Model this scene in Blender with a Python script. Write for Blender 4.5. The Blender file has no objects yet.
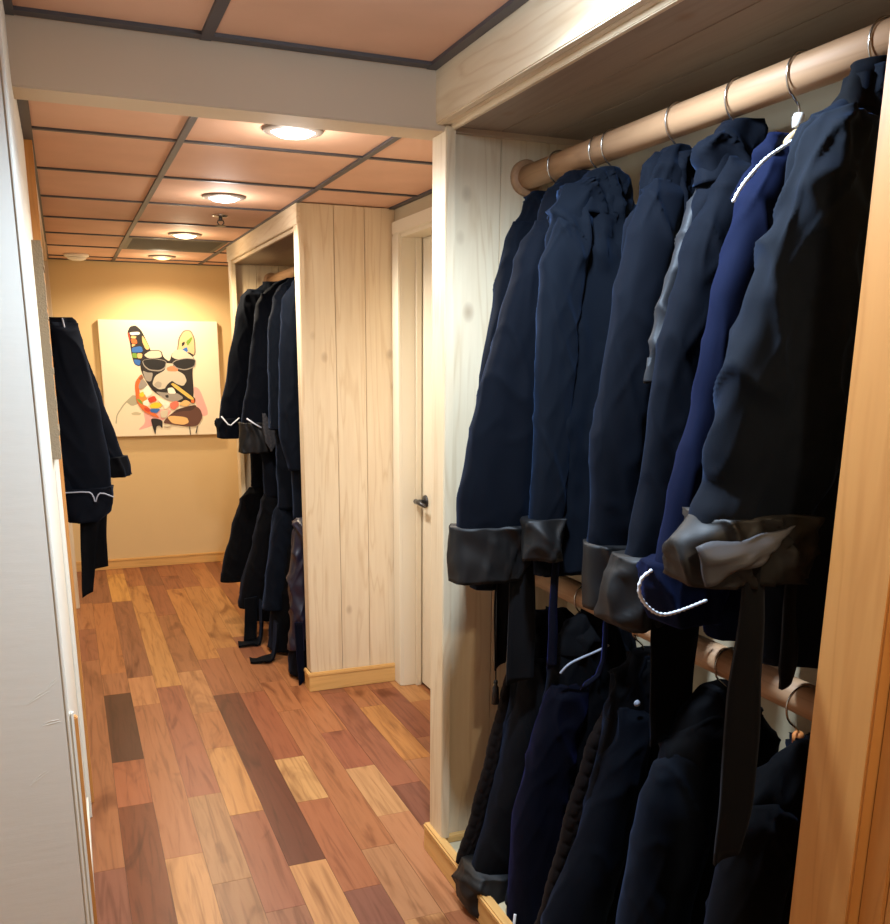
import bpy, bmesh, math, random
from mathutils import Vector, Matrix, noise
random.seed(7)
C = bpy.context.scene.collection
PI = math.pi

# ------------------------------------------------------------------ helpers
def lin(c):
    return tuple((v/255/12.92) if v/255 <= .04045 else ((v/255+.055)/1.055)**2.4 for v in c[:3]) + (1,)

def mat(name, rgb, rough=.6, **kw):
    m = bpy.data.materials.new(name); m.use_nodes = True
    b = m.node_tree.nodes['Principled BSDF']
    b.inputs['Base Color'].default_value = lin(rgb)
    b.inputs['Roughness'].default_value = rough
    for k, v in kw.items():
        b.inputs[k].default_value = v
    return m

def N(m, t, **kw):
    n = m.node_tree.nodes.new(t)
    for k, v in kw.items():
        if k in n.inputs: n.inputs[k].default_value = v
        else: setattr(n, k, v)
    return n

def L(m, a, b): m.node_tree.links.new(a, b)

def ramp(m, fac, stops):
    r = N(m, 'ShaderNodeValToRGB'); e = r.color_ramp.elements
    while len(e) < len(stops): e.new(.5)
    for el, (p, c) in zip(e, stops):
        el.position = p; el.color = lin(c)
    L(m, fac, r.inputs['Fac']); return r.outputs['Color']

def coords(m, scale, rnd=True):
    tc = N(m, 'ShaderNodeTexCoord'); mp = N(m, 'ShaderNodeMapping')
    mp.inputs['Scale'].default_value = scale
    L(m, tc.outputs['Object'], mp.inputs['Vector'])
    return mp.outputs['Vector']

def mix(m, fac, a, b, mode='MIX'):
    n = N(m, 'ShaderNodeMix', data_type='RGBA', blend_type=mode)
    for s, v in ((n.inputs[0], fac), (n.inputs[6], a), (n.inputs[7], b)):
        if hasattr(v, 'is_output'): L(m, v, s)
        else: s.default_value = v
    return n.outputs[2]

def bump(m, height, strength=.2, dist=.01):
    b = N(m, 'ShaderNodeBump'); b.inputs['Strength'].default_value = strength; b.inputs['Distance'].default_value = dist
    L(m, height, b.inputs['Height']); L(m, b.outputs['Normal'], m.node_tree.nodes['Principled BSDF'].inputs['Normal'])

def pine(name, axis, light, dark, knot=(128, 84, 46), rough=.45, knots=.35):
    """knotty softwood, grain running along one object axis"""
    m = mat(name, light, rough); b = m.node_tree.nodes['Principled BSDF']
    s = [1, 1, 1]; s[axis] = .07
    v = coords(m, s)
    n1 = N(m, 'ShaderNodeTexNoise', Scale=9.0, Detail=3.0, Distortion=.4); L(m, v, n1.inputs['Vector'])
    mul = N(m, 'ShaderNodeMath', operation='MULTIPLY'); mul.inputs[1].default_value = 9.0; L(m, n1.outputs['Fac'], mul.inputs[0])
    fr = N(m, 'ShaderNodeMath', operation='PINGPONG'); fr.inputs[1].default_value = .5; L(m, mul.outputs[0], fr.inputs[0])
    c1 = ramp(m, fr.outputs[0], [(0, dark), (.18, light), (.5, light)])
    n2 = N(m, 'ShaderNodeTexNoise', Scale=70.0, Detail=4.0); L(m, v, n2.inputs['Vector'])
    c2 = ramp(m, n2.outputs['Fac'], [(.3, dark), (.7, light)])
    col = mix(m, .4, c1, c2)
    # broad board-to-board tint
    n3 = N(m, 'ShaderNodeTexNoise', Scale=2.3, Detail=1.0); L(m, v, n3.inputs['Vector'])
    c3 = ramp(m, n3.outputs['Fac'], [(.35, tuple(int(x*.9) for x in light)), (.65, tuple(min(255, int(x*1.04)) for x in light))])
    col = mix(m, .35, col, c3)
    # knots
    s2 = [8.0, 8.0, 8.0]; s2[axis] = 5.2
    v2 = coords(m, s2)
    vo = N(m, 'ShaderNodeTexVoronoi', Scale=1.0); L(m, v2, vo.inputs['Vector'])
    sep = N(m, 'ShaderNodeSeparateColor'); L(m, vo.outputs['Color'], sep.inputs[0])
    gt = N(m, 'ShaderNodeMath', operation='GREATER_THAN'); gt.inputs[1].default_value = knots; L(m, sep.outputs[0], gt.inputs[0])
    kr = N(m, 'ShaderNodeMapRange'); kr.inputs['From Min'].default_value = .17; kr.inputs['From Max'].default_value = .03
    L(m, vo.outputs['Distance'], kr.inputs['Value'])
    kk = N(m, 'ShaderNodeMath', operation='MULTIPLY'); L(m, gt.outputs[0], kk.inputs[0]); L(m, kr.outputs[0], kk.inputs[1])
    k2 = N(m, 'ShaderNodeMath', operation='MULTIPLY'); k2.inputs[1].default_value = .62; L(m, kk.outputs[0], k2.inputs[0])
    col = mix(m, k2.outputs[0], col, lin(knot))
    L(m, col, b.inputs['Base Color'])
    return m

class MB:
    """collects shapes and links them as one mesh object"""
    def __init__(s): s.v = []; s.f = []; s.mi = []; s.cur = 0
    def add(s, vs, fs):
        o = len(s.v); s.v += [tuple(x) for x in vs]; s.f += [tuple(i+o for i in f) for f in fs]; s.mi += [s.cur]*len(fs); return s
    def box(s, x0, x1, y0, y1, z0, z1, ch=0.0):
        if ch <= 0:
            vs = [(x, y, z) for x in (x0, x1) for y in (y0, y1) for z in (z0, z1)]
            return s.add(vs, [(0,1,3,2),(4,6,7,5),(0,4,5,1),(2,3,7,6),(0,2,6,4),(1,5,7,3)])
        bm = bmesh.new(); bmesh.ops.create_cube(bm, size=1)
        for v in bm.verts:
            v.co = ((x0+x1)/2+v.co.x*(x1-x0), (y0+y1)/2+v.co.y*(y1-y0), (z0+z1)/2+v.co.z*(z1-z0))
        bmesh.ops.bevel(bm, geom=bm.edges[:], offset=ch, segments=2, affect='EDGES')
        bm.verts.index_update()
        s.add([v.co[:] for v in bm.verts], [[v.index for v in f.verts] for f in bm.faces]); bm.free(); return s
    def rings(s, rr, cap0=True, cap1=True):
        n = len(rr[0]); vs = [p for r in rr for p in r]; fs = []
        for i in range(len(rr)-1):
            for j in range(n):
                k = (j+1) % n
                fs.append((i*n+j, i*n+k, (i+1)*n+k, (i+1)*n+j))
        if cap0: fs.append(tuple(reversed(range(n))))
        if cap1: fs.append(tuple(range((len(rr)-1)*n, len(rr)*n)))
        return s.add(vs, fs)
    def tube(s, pts, r, n=10, rad=None, closed=False):
        pts = [Vector(p) for p in pts]; rr = []; up = None
        for i, p in enumerate(pts):
            a = pts[max(0, i-1)]; b = pts[min(len(pts)-1, i+1)]
            if closed: a = pts[i-1]; b = pts[(i+1) % len(pts)]
            t = (b-a).normalized()
            if up is None: up = t.orthogonal().normalized()
            up = (up-t*up.dot(t)).normalized(); w = t.cross(up)
            q = rad(i) if rad else r
            rr.append([p+(up*math.cos(2*PI*k/n)+w*math.sin(2*PI*k/n))*q for k in range(n)])
        if closed: rr.append(rr[0]); return s.rings(rr, False, False)
        return s.rings(rr)
    def lathe(s, prof, c, n=32, axis='z'):
        rr = []
        for r, h in prof:
            ring = []
            for k in range(n):
                a = 2*PI*k/n; u, w = r*math.cos(a), r*math.sin(a)
                ring.append({'z': (c[0]+u, c[1]+w, c[2]+h), 'y': (c[0]+u, c[1]+h, c[2]+w), 'x': (c[0]+h, c[1]+u, c[2]+w)}[axis])
            rr.append(ring)
        return s.rings(rr)
    def strip(s, path, thick, across=(1, 0, 0)):
        """flat ribbon: path = [(point_left, point_right)] with thickness along y"""
        rr = []
        for a, b in path:
            rr.append([(a[0], a[1]-thick/2, a[2]), (b[0], b[1]-thick/2, b[2]), (b[0], b[1]+thick/2, b[2]), (a[0], a[1]+thick/2, a[2])])
        return s.rings(rr)
    def build(s, name, m, parent=None, smooth=False, off=(0, 0, 0)):
        me = bpy.data.meshes.new(name)
        me.from_pydata([(x-off[0], y-off[1], z-off[2]) for x, y, z in s.v], [], s.f)
        for mm in (m if isinstance(m, list) else [m]): me.materials.append(mm)
        for p, i in zip(me.polygons, s.mi): p.material_index = i; p.use_smooth = smooth
        bm = bmesh.new(); bm.from_mesh(me); bmesh.ops.recalc_face_normals(bm, faces=bm.faces[:]); bm.to_mesh(me); bm.free()
        o = bpy.data.objects.new(name, me); C.objects.link(o)
        if parent is not None: o.parent = parent
        else: o.location = off
        return o

def empty(name, label, cat, loc=(0, 0, 0), group=None):
    o = bpy.data.objects.new(name, None); C.objects.link(o); o.location = loc; o.empty_display_size = .05
    o['label'] = label; o['category'] = cat
    if group: o['group'] = group
    return o

def tag(o, label, cat, group=None, kind=None):
    o['label'] = label; o['category'] = cat
    if group: o['group'] = group
    if kind: o['kind'] = kind
    return o

def struct(name, mb, m, label=None, parent=None, smooth=False):
    o = mb.build(name, m, parent, smooth)
    if parent is None:
        o['kind'] = 'structure'
        if label: o['label'] = label
    return o

# ------------------------------------------------------------------ materials
PINE_V = pine('pine_vertical_grain', 2, (232, 213, 180), (206, 176, 134))
PINE_Y = pine('pine_lengthwise_grain', 1, (232, 213, 182), (206, 176, 136))
PINE_SHADE = pine('shaded_pine_shelf_boards', 1, (150, 130, 112), (128, 108, 92), knots=.8)  # shelf pine darkened, the shade under the shelf put into its colour
PINE_TINT_V = pine('light_tinted_pine_vertical_grain', 2, (208, 148, 80), (186, 124, 60), knots=.5)  # pine with warm light and shade put into its colour
HONEY_Y = pine('honey_pine_lengthwise_grain', 1, (222, 176, 108), (196, 148, 84), knots=.9)
HONEY_X = pine('honey_pine_crosswise_grain', 0, (222, 176, 108), (196, 148, 84), knots=.9)
RODWOOD = pine('turned_wood_rod', 1, (188, 146, 108), (160, 118, 82), knots=.95, rough=.6)
WHITE = mat('white_painted_wall', (226, 224, 212), .7)
_v = coords(WHITE, (1.5, 1.5, 9))
_n = N(WHITE, 'ShaderNodeTexNoise', Scale=5.0, Detail=6.0, Roughness=.6); L(WHITE, _v, _n.inputs['Vector'])
bump(WHITE, _n.outputs['Fac'], .12, .006)
CORNER = mat('white_corner_bead', (232, 230, 218), .6)
CREAM = mat('cream_painted_wall', (214, 186, 138), .75)
BEIGE = mat('beige_closet_wall', (196, 178, 146), .8)
BEAM = mat('beige_painted_beam', (206, 186, 160), .7)
DOORW = mat('ivory_door_paint', (232, 222, 198), .45)
TILE = mat('salmon_ceiling_tile', (214, 170, 142), .7)
_n = N(TILE, 'ShaderNodeTexNoise', Scale=3.0, Detail=4.0); L(TILE, coords(TILE, (1, 1, 1)), _n.inputs['Vector'])
L(TILE, ramp(TILE, _n.outputs['Fac'], [(.3, (208, 164, 136)), (.7, (222, 178, 150))]), TILE.node_tree.nodes['Principled BSDF'].inputs['Base Color'])
GRID = mat('dark_ceiling_bar', (74, 72, 76), .5)
VENT = mat('dark_vent_metal', (62, 62, 58), .5, Metallic=.3)
CHROME = mat('polished_steel', (190, 186, 178), .25, Metallic=1.0)
BRONZE = mat('dark_pewter_handle', (82, 82, 84), .3, Metallic=.9)
HANGWOOD = mat('pale_hanger_wood', (216, 186, 140), .4)
HANGORANGE = mat('orange_hanger_wood', (206, 128, 70), .4)
WHITEPLASTIC = mat('white_plastic', (236, 232, 222), .4)
BURLAP = mat('rough_burlap', (138, 122, 98), .95)
_n = N(BURLAP, 'ShaderNodeTexNoise', Scale=220.0, Detail=3.0); L(BURLAP, coords(BURLAP, (1, 1, 1)), _n.inputs['Vector'])
bump(BURLAP, _n.outputs['Fac'], .8, .004)
CANVAS = mat('cream_canvas', (240, 228, 204), .8)
LEDGE = mat('dusty_closet_floor', (206, 192, 156), .7)

def velvet(name, rgb, sheen=(90, 120, 170), w=.35, rough=.85):  # blue of the cool light is put into the default sheen tint
    m = mat(name, rgb, rough)
    b = m.node_tree.nodes['Principled BSDF']
    b.inputs['Sheen Weight'].default_value = w; b.inputs['Sheen Tint'].default_value = lin(sheen); b.inputs['Sheen Roughness'].default_value = .4
    b.inputs['Specular IOR Level'].default_value = .07
    n = N(m, 'ShaderNodeTexNoise', Scale=900.0, Detail=2.0); L(m, coords(m, (1, 1, 1)), n.inputs['Vector'])
    bump(m, n.outputs['Fac'], .25, .002)
    return m
BLACKV = velvet('black_velvet', (9, 9, 11), w=.09)
NAVYV = velvet('midnight_velvet', (8, 11, 18), w=.13)
SLATEV = velvet('dark_slate_velvet', (11, 15, 22), w=.2)
ROYALV = velvet('royal_blue_velvet', (9, 15, 36), (60, 84, 170), .15)
INDIGOV = velvet('indigo_velvet', (8, 9, 19), (80, 90, 190), .12)
BROWNQ = velvet('dark_brown_quilting', (22, 17, 16), (150, 130, 120), .12)
SATIN = mat('black_satin', (13, 12, 13), .58, **{'Specular IOR Level': .35})
CHARQ = mat('charcoal_quilted_satin', (26, 27, 31), .62, **{'Specular IOR Level': .3})
GREYSATIN = mat('grey_satin', (56, 56, 60), .55, **{'Specular IOR Level': .3})
PURPLE = mat('purple_satin', (26, 22, 40), .4)
SASH = velvet('charcoal_sash_cloth', (17, 17, 19), (120, 120, 130), .12)
ROPE = mat('white_rope_piping', (226, 230, 240), .5)
GREYPIPE = mat('grey_cord_piping', (150, 154, 166), .5)
DARKCORD = mat('black_cord', (18, 18, 22), .6)
LENS = mat('lit_lamp_lens', (255, 250, 240), .3)
TRIM = mat('lamp_trim_ring', (120, 108, 98), .4)

def emit(name, rgb, s):
    m = mat(name, rgb, .4); b = m.node_tree.nodes['Principled BSDF']
    b.inputs['Emission Color'].default_value = lin(rgb); b.inputs['Emission Strength'].default_value = s
    return m
LENS_COOL = emit('lit_lens_cool', (236, 244, 255), 9)
LENS_WARM = emit('lit_lens_warm', (255, 236, 196), 6)
LENS_DIM = emit('lit_lens_amber', (255, 214, 150), .5)

# ------------------------------------------------------------------ floor of mixed hardwood planks
ROW0, RW = .048, .1188
KNOWN = [(-1,2.02,2.72,(148,85,60)),(-1,2.72,4.86,(172,105,62)),(0,1.99,3.13,(112,68,48)),(0,3.13,3.52,(175,95,55)),(0,3.52,4.3,(75,45,35)),(0,4.61,6.04,(190,115,60)),(1,1.94,2.72,(205,140,80)),(1,2.72,4.11,(178,108,65)),(1,4.11,4.51,(200,130,75)),(1,4.51,6.04,(158,95,60)),(1,6.06,6.84,(225,160,75)),(2,2.0,2.52,(165,110,70)),(2,2.52,3.12,(175,120,75)),(2,3.12,4.32,(165,90,60)),(2,4.34,6.43,(205,140,72)),(3,1.96,2.32,(160,98,66)),(3,2.32,2.93,(160,90,60)),(3,2.93,3.52,(205,140,75)),(3,3.52,3.92,(185,115,65)),(3,3.92,4.51,(200,135,80)),(3,4.52,5.61,(170,105,60)),(4,1.91,2.54,(210,145,85)),(4,2.54,4.12,(98,60,47)),(4,4.67,6.25,(200,130,65)),(5,1.89,2.34,(140,80,60)),(5,2.34,2.94,(175,100,60)),(5,2.94,3.32,(215,160,95)),(5,3.32,4.1,(165,90,55)),(5,4.83,6.28,(195,130,68)),(6,1.83,2.14,(200,140,85)),(6,2.14,2.55,(185,125,80)),(6,2.55,3.81,(180,110,65)),(7,2.13,2.74,(190,125,80)),(7,2.74,3.14,(205,150,95)),(7,3.14,3.51,(165,90,60)),(8,2.63,2.94,(140,80,60)),(8,2.94,3.95,(165,95,65)),(9,2.82,3.13,(185,120,75)),(9,3.13,3.73,(205,135,65)),(10,3.32,3.92,(155,85,55))]
PALETTE = [(190,118,66),(172,102,62),(200,132,70),(164,94,58),(184,112,64),(150,88,58),(206,142,78),(176,108,64),(160,96,60),(194,124,68)]
def planks():
    out = []
    for row in range(-14, 13):
        known = sorted([k for k in KNOWN if k[0] == row], key=lambda k: k[1])
        y = -1.3 - random.random()*.5
        def fill(y, end):
            while y < end-.001:
                ln = random.choice((.4, .6, .6, .78, 1.2))
                e = y+ln if end-(y+ln) > .25 else end
                out.append((row, y, e, random.choice(PALETTE))); y = e
        for k in known:
            if k[1]-y > .08: fill(y, k[1])
            out.append((row, min(y, k[1]) if abs(y-k[1]) <= .08 else k[1], k[2], k[3])); y = k[2]
        fill(y, 7.1)
    return out
def tone(c):
    m_ = sum(c)/3; q_ = .84 if m_ > 85 else 1.25; return lin(tuple(.95*(m_+(v_-m_)*q_) for v_ in c))
fl = MB(); cols = []
for row, y0, y1, c in planks():
    x0 = ROW0+row*RW; x1 = x0+RW; g = .0005; z = random.uniform(0, .0004)
    fl.add([(x0+g, y0+g, -.002), (x1-g, y0+g, -.002), (x1-g, y1-g, -.002), (x0+g, y1-g, -.002), (x0+g, y0+g, z-.0004), (x1-g, y0+g, z-.0004), (x1-g, y1-g, z-.0004), (x0+g, y1-g, z-.0004)],
           [(4,5,6,7),(0,1,5,4),(1,2,6,5),(2,3,7,6),(3,0,4,7)]); cols += [c]*5
fl.add([(-1.7, -1.3, -.002), (1.45, -1.3, -.002), (1.45, 7.1, -.002), (-1.7, 7.1, -.002)], [(0,1,2,3)]); cols.append((50, 30, 22))
WOODF = mat('hardwood_planks', (180, 110, 64), .36)
WOODF.node_tree.nodes['Principled BSDF'].inputs['Specular IOR Level'].default_value = .25
floor = fl.build('floor', WOODF); floor['kind'] = 'structure'; floor['label'] = 'floor of mixed light and dark hardwood planks'
floor.data.attributes.new('plank_tone', 'FLOAT_COLOR', 'FACE').data.foreach_set('color', [q for c in cols for q in tone(c)])
floor.data.attributes.new('plank_shift', 'FLOAT', 'FACE').data.foreach_set('value', [(i//5*7.31) % 50 for i in range(len(cols))])
a1 = N(WOODF, 'ShaderNodeAttribute', attribute_name='plank_tone'); a2 = N(WOODF, 'ShaderNodeAttribute', attribute_name='plank_shift')
tc = N(WOODF, 'ShaderNodeTexCoord'); cx = N(WOODF, 'ShaderNodeCombineXYZ'); L(WOODF, a2.outputs['Fac'], cx.inputs['Z']); L(WOODF, a2.outputs['Fac'], cx.inputs['Y'])
va = N(WOODF, 'ShaderNodeVectorMath', operation='ADD'); L(WOODF, tc.outputs['Object'], va.inputs[0]); L(WOODF, cx.outputs[0], va.inputs[1])
mp = N(WOODF, 'ShaderNodeMapping'); mp.inputs['Scale'].default_value = (1, .06, 1); L(WOODF, va.outputs[0], mp.inputs['Vector'])
n1 = N(WOODF, 'ShaderNodeTexNoise', Scale=42.0, Detail=5.0, Distortion=1.2); L(WOODF, mp.outputs[0], n1.inputs['Vector'])
g1 = ramp(WOODF, n1.outputs['Fac'], [(.3, (205, 194, 186)), (.5, (246, 243, 240)), (.72, (255, 255, 255))])
mp2 = N(WOODF, 'ShaderNodeMapping'); mp2.inputs['Scale'].default_value = (1, .25, 1); L(WOODF, va.outputs[0], mp2.inputs['Vector'])
n2 = N(WOODF, 'ShaderNodeTexNoise', Scale=7.0, Detail=3.0, Distortion=1.6); L(WOODF, mp2.outputs[0], n2.inputs['Vector'])
g2 = ramp(WOODF, n2.outputs['Fac'], [(.28, (196, 180, 172)), (.42, (250, 248, 245)), (.75, (255, 255, 255))])
colf = mix(WOODF, 1.0, mix(WOODF, 1.0, a1.outputs['Color'], g1, 'MULTIPLY'), g2, 'MULTIPLY')
L(WOODF, colf, WOODF.node_tree.nodes['Principled BSDF'].inputs['Base Color'])

# ------------------------------------------------------------------ room shell
CZ, NZ = 2.175, 2.262        # corridor ceiling, near-bay ceiling
LX, RX, BY = -.05, 1.40, 7.03
LW = 1.95                    # where the white corner of the left wall stands
struct('wall_back', MB().box(LX-.6, RX+.1, BY, BY+.1, 0, 2.4), CREAM, 'cream end wall of the corridor behind the dog canvas')
struct('wall_left', MB().box(LX-.1, LX, LW+.02, 3.2, 0, 2.4).box(LX-.1, LX, 6.05, BY, 0, 2.4).box(-.75, -.65, 3.1, BY, 0, 2.4), CORNER, 'white left side wall of the corridor')
nearw = MB().box(-1.7, LX-.004, LW, LW+.1, 0, 2.4, .004)
for (sx, sz, a, ln) in ((-.105, .86, .5, .05), (-.085, .80, .15, .035), (-.12, .68, .6, .045), (-.075, .885, .7, .03)):   # trowel ridges
    for k in range(2):
        dx, dz = math.cos(a)*ln, math.sin(a)*ln
        nearw.tube([(sx-dx*.5+k*.004, LW, sz-dz*.5+k*.005), (sx, LW-.0004, sz+k*.006), (sx+dx*.5-k*.003, LW, sz+dz*.5+k*.004)], .0007, 6)
struct('wall_front_left', nearw, WHITE, 'white plastered wall end at left foreground')
struct('trim_1', MB().box(LX-.0065, LX+.0005, LW-.0015, LW+.03, 0, 2.4, .002), CORNER, 'white corner bead on the left wall end')
struct('wall_right', MB().box(RX, RX+.1, 3.93, BY, 0, 2.4).box(RX, RX+.1, 2.5, 3.93, 2.06, 2.4).box(RX, RX+.1, -1.2, 3.02, 0, 2.4), BEIGE, 'beige right side wall behind the closets')
struct('wall_near', MB().box(-1.7, RX+.1, -1.3, -1.2, 0, 2.4), WHITE, 'white wall behind the viewpoint')
struct('wall_far_left', MB().box(-1.7, -1.6, -1.2, LW, 0, 2.4), WHITE, 'white side wall of the near room')
struct('ceiling', MB().box(-1.7, RX+.1, -1.3, 2.45, NZ, NZ+.06).box(LX-.7, RX+.1, 2.5, BY+.1, CZ, CZ+.06), TILE, 'salmon tiled dropped ceiling')
struct('trim_2', MB().box(-.06, RX+.05, 2.385, 2.5, 2.115, 2.35, .003), BEAM, 'beige beam across the corridor ceiling')
# ceiling grid bars
ys = [2.44+.62*k for k in range(8)]
g = MB()
for y in ys: g.box(LX, RX, y-.009, y+.009, CZ-.006, CZ+.002)
for x, w in ((-.036, .013), (.385, .010), (.965, .010), (1.388, .012)): g.box(x-w, x+w, 2.5, BY, CZ-.0075, CZ+.001)
g.box(LX, RX, BY-.022, BY, CZ-.0065, CZ+.0015)
struct('trim_3', g, GRID, 'dark grid bars of the corridor ceiling')
g = MB()
for y in (2.362, 1.75, 1.13, .51): g.box(-1.6, RX, y-.016, y+.016, NZ-.008, NZ+.002)
for x in (-.045, .37, .93): g.box(x-.013, x+.013, -1.2, 2.38, NZ-.009, NZ+.001)
struct('trim_4', g, GRID, 'dark grid bars of the near ceiling')
# baseboards
def skirt(mb, x0, x1, y0, y1, h, axis):
    mb.box(x0, x1, y0, y1, 0, h*.78, .002)
    if axis == 'y': mb.box(x0-.001, x1, y0-.003, y1, h*.78, h, .004)
    else: mb.box(x0-.003, x1, y0, y1, h*.78, h, .004)
    return mb
struct('baseboard_back', skirt(MB(), LX, RX, BY-.016, BY, .075, 'y'), HONEY_X, 'honey pine baseboard under the dog canvas')
struct('baseboard_left', MB().box(LX, LX+.006, LW+.05, 3.08, 0, .085, .002), CORNER, 'white baseboard along the left wall')
g = MB().box(LX, LX+.009, LW-.001, LW+.018, 0, .82, .004); g.cur = 1; g.box(LX, LX+.016, LW+.02, LW+.04, 0, .80, .003)
struct('trim_5', g, [CORNER, PINE_TINT_V], 'white and wood corner guard low on the left wall end')
struct('trim_7', MB().box(LX, -.037, 3.09, 3.195, 0, 1.86, .002), CORNER, 'white casing strip on the left wall before the closet')

# door in the right wall, with ivory casing and deep jamb
cas = MB()
cas.box(RX-.016, RX, 3.925, 4.015, 0, 2.0595, .004)
cas.box(RX-.016, RX, 3.0, 4.015, 2.06, 2.115, .004)
cas.box(RX-.005, RX+.11, 3.922, 3.955, 0, 2.07, .003)
cas.box(RX+.06, RX+.085, 3.905, 3.93, 0, 2.06, .002)
cas.box(RX-.005, RX+.11, 3.0, 3.93, 2.045, 2.07, .003)
struct('trim_6', cas, DOORW, 'ivory casing and jamb around the corridor door')
dl = MB().box(RX+.09, RX+.13, 3.03, 3.921, .012, 2.045, .003)
door = struct('door_1', dl, DOORW, 'ivory corridor door with lever handle')
h = MB().lathe([(.0, 0), (.028, 0), (.030, -.004), (.026, -.010), (.0, -.012)], (RX+.09, 3.86, .905), 24, 'x')
h.tube([(RX+.085, 3.86, .905), (RX+.04, 3.86, .905)], .010)
h.tube([(RX+.045, 3.875, .905), (RX+.042, 3.83, .906), (RX+.044, 3.76, .900)], .010, 12, lambda i: (.012, .011, .008)[i])
h.build('door_handle', BRONZE, door, True)

# ------------------------------------------------------------------ closets (fixed pine units)
def boards(mb, axis_x, a0, a1, n, fixed0, fixed1, z0, z1, gap=.002):
    """vertical boards side by side; axis_x: boards spread along x (else along y)"""
    w = (a1-a0)/n if not isinstance(n, list) else None
    edges = [a0+w*k for k in range(n+1)] if w else [a0]+n+[a1]
    for p, q in zip(edges[:-1], edges[1:]):
        if axis_x: mb.box(p+gap/2, q-gap/2, fixed0, fixed1, z0, z1, .0015)
        else: mb.box(fixed0, fixed1, p+gap/2, q-gap/2, z0, z1, .0015)
    return mb

def rod_part(parent, x, z, y0, y1, r=.031):
    rod = MB().tube([(x, y0, z), (x, (y0+y1)/2, z), (x, y1, z)], r, 24).build('hanging_rod', RODWOOD, parent, True)
    for y, d in ((y0, 1), (y1, -1)):
        MB().lathe([(0, 0), (.046, 0), (.046, .012*d), (.040, .018*d), (0, .018*d)], (x, y, z), 28, 'y').build('rod_socket', RODWOOD, rod, True)
    return rod

# near right closet : y .85 .. 2.52
cl = empty('closet', 'large pine built-in closet at right with two full rows of dark robes', 'closet', (1.2, 1.7, 0))
O = (1.2, 1.7, 0)
boards(MB(), True, .975, RX, [1.14, 1.285], 2.40, 2.425, .07, 2.12).build('side_panel', PINE_V, cl, off=O)
boards(MB(), True, .975, RX, [1.115, 1.26], 2.45, 2.475, 0, 2.17).build('side_panel', PINE_V, cl, off=O)
MB().box(.970, .998, 2.375, 2.475, .085, 2.128, .003).build('stile', PINE_V, cl, off=O)
boards(MB(), True, .99, RX, [1.13, 1.27], .86, .885, .07, 2.12).build('side_panel', PINE_TINT_V, cl, off=O)
MB().box(.965, .99, .838, .945, .0, 2.12, .003).build('stile', PINE_TINT_V, cl, off=O)  # same pine as the far stile, warm light put into the colour
hd = MB().box(.945, .967, -.6, 2.49, 2.129, NZ, .003)
hd.build('header', PINE_Y, cl, off=O)
MB().box(.967, .985, -.6, 2.45, 2.131, 2.15, .002).box(.985, .999, .85, 2.40, 2.119, 2.15, .002).build('header_trim', PINE_Y, cl, off=O)
sh = MB()
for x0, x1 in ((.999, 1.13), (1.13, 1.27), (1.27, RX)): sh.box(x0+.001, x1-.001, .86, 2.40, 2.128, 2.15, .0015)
sh.build('top_shelf', PINE_SHADE, cl, off=O)
MB().box(.985, RX, .86, 2.40, .045, .068).build('closet_floor', LEDGE, cl, off=O)
MB().box(.99, 1.39, 2.375, 2.40, .068, .09, .003).build('floor_cleat', HONEY_X, cl, off=O)
bb = MB().box(.955, .985, -.6, 2.485, 0, .072, .002).box(.952, .985, -.6, 2.488, .072, .092, .005)
bb.box(.956, RX-.01, 2.474, 2.489, 0, .0715, .002)
bb.build('base_trim', HONEY_Y, cl, off=O)
for o_ in (rod_part(cl, 1.214, 2.022, .885, 2.40), rod_part(cl, 1.214, .942, .885, 2.40)):
    o_.location = (-O[0], -O[1], -O[2])
# next bay of the same closet run, nearest the viewpoint
c2 = empty('closet', 'pine closet bay tinted by warm light at right edge nearest the viewpoint', 'closet', (1.2, .2, 0))
O2 = (1.2, .2, 0)
MB().box(.986, 1.0, .80, .838, .093, 2.12, .002).build('stile', PINE_TINT_V, c2, off=O2)
boards(MB(), False, -.6, .80, [.15, .45], .990, 1.012, .09, 2.12).build('door_panel', PINE_TINT_V, c2, off=O2)

# far right closet : y 4.02 .. 5.80
cf = empty('closet', 'pine closet beside the corridor door with wide bare side panel', 'closet', (1.2, 4.9, 0))
OF = (1.2, 4.9, 0)
boards(MB(), True, .975, RX, [1.125, 1.262], 4.02, 4.045, .0, CZ-.004).build('side_panel', PINE_V, cf, off=OF)
MB().box(.968, .995, 4.018, 4.098, .09, 2.09, .003).build('stile', PINE_V, cf, off=OF)
MB().box(.968, .995, 5.70, 5.80, .0, 2.09, .003).build('stile', PINE_V, cf, off=OF)
boards(MB(), True, .99, RX, 3, 5.76, 5.785, .0, CZ-.004).build('side_panel', PINE_V, cf, off=OF)
MB().box(.962, .98, 4.012, 5.80, 2.085, CZ-.004, .003).build('header', PINE_Y, cf, off=OF)
MB().box(.98, .996, 4.045, 5.76, 2.07, 2.10, .002).build('header_trim', PINE_Y, cf, off=OF)
MB().box(.996, RX, 4.045, 5.76, 2.072, 2.10).build('top_shelf', PINE_SHADE, cf, off=OF)
bt = MB().box(.957, RX, 4.004, 4.02, 0, .072, .002).box(.953, RX, 4.0, 4.02, .072, .092, .005)
bt.box(.9565, .968, 4.0045, 4.10, 0, .0715, .002).box(.9525, .968, 4.0005, 4.10, .0715, .0915, .004)
bt.build('base_trim', HONEY_X, cf, off=OF)
for o_ in (rod_part(cf, 1.214, 1.985, 4.045, 5.76), rod_part(cf, 1.214, .90, 4.045, 5.76)):
    o_.location = (-OF[0], -OF[1], -OF[2])

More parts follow.
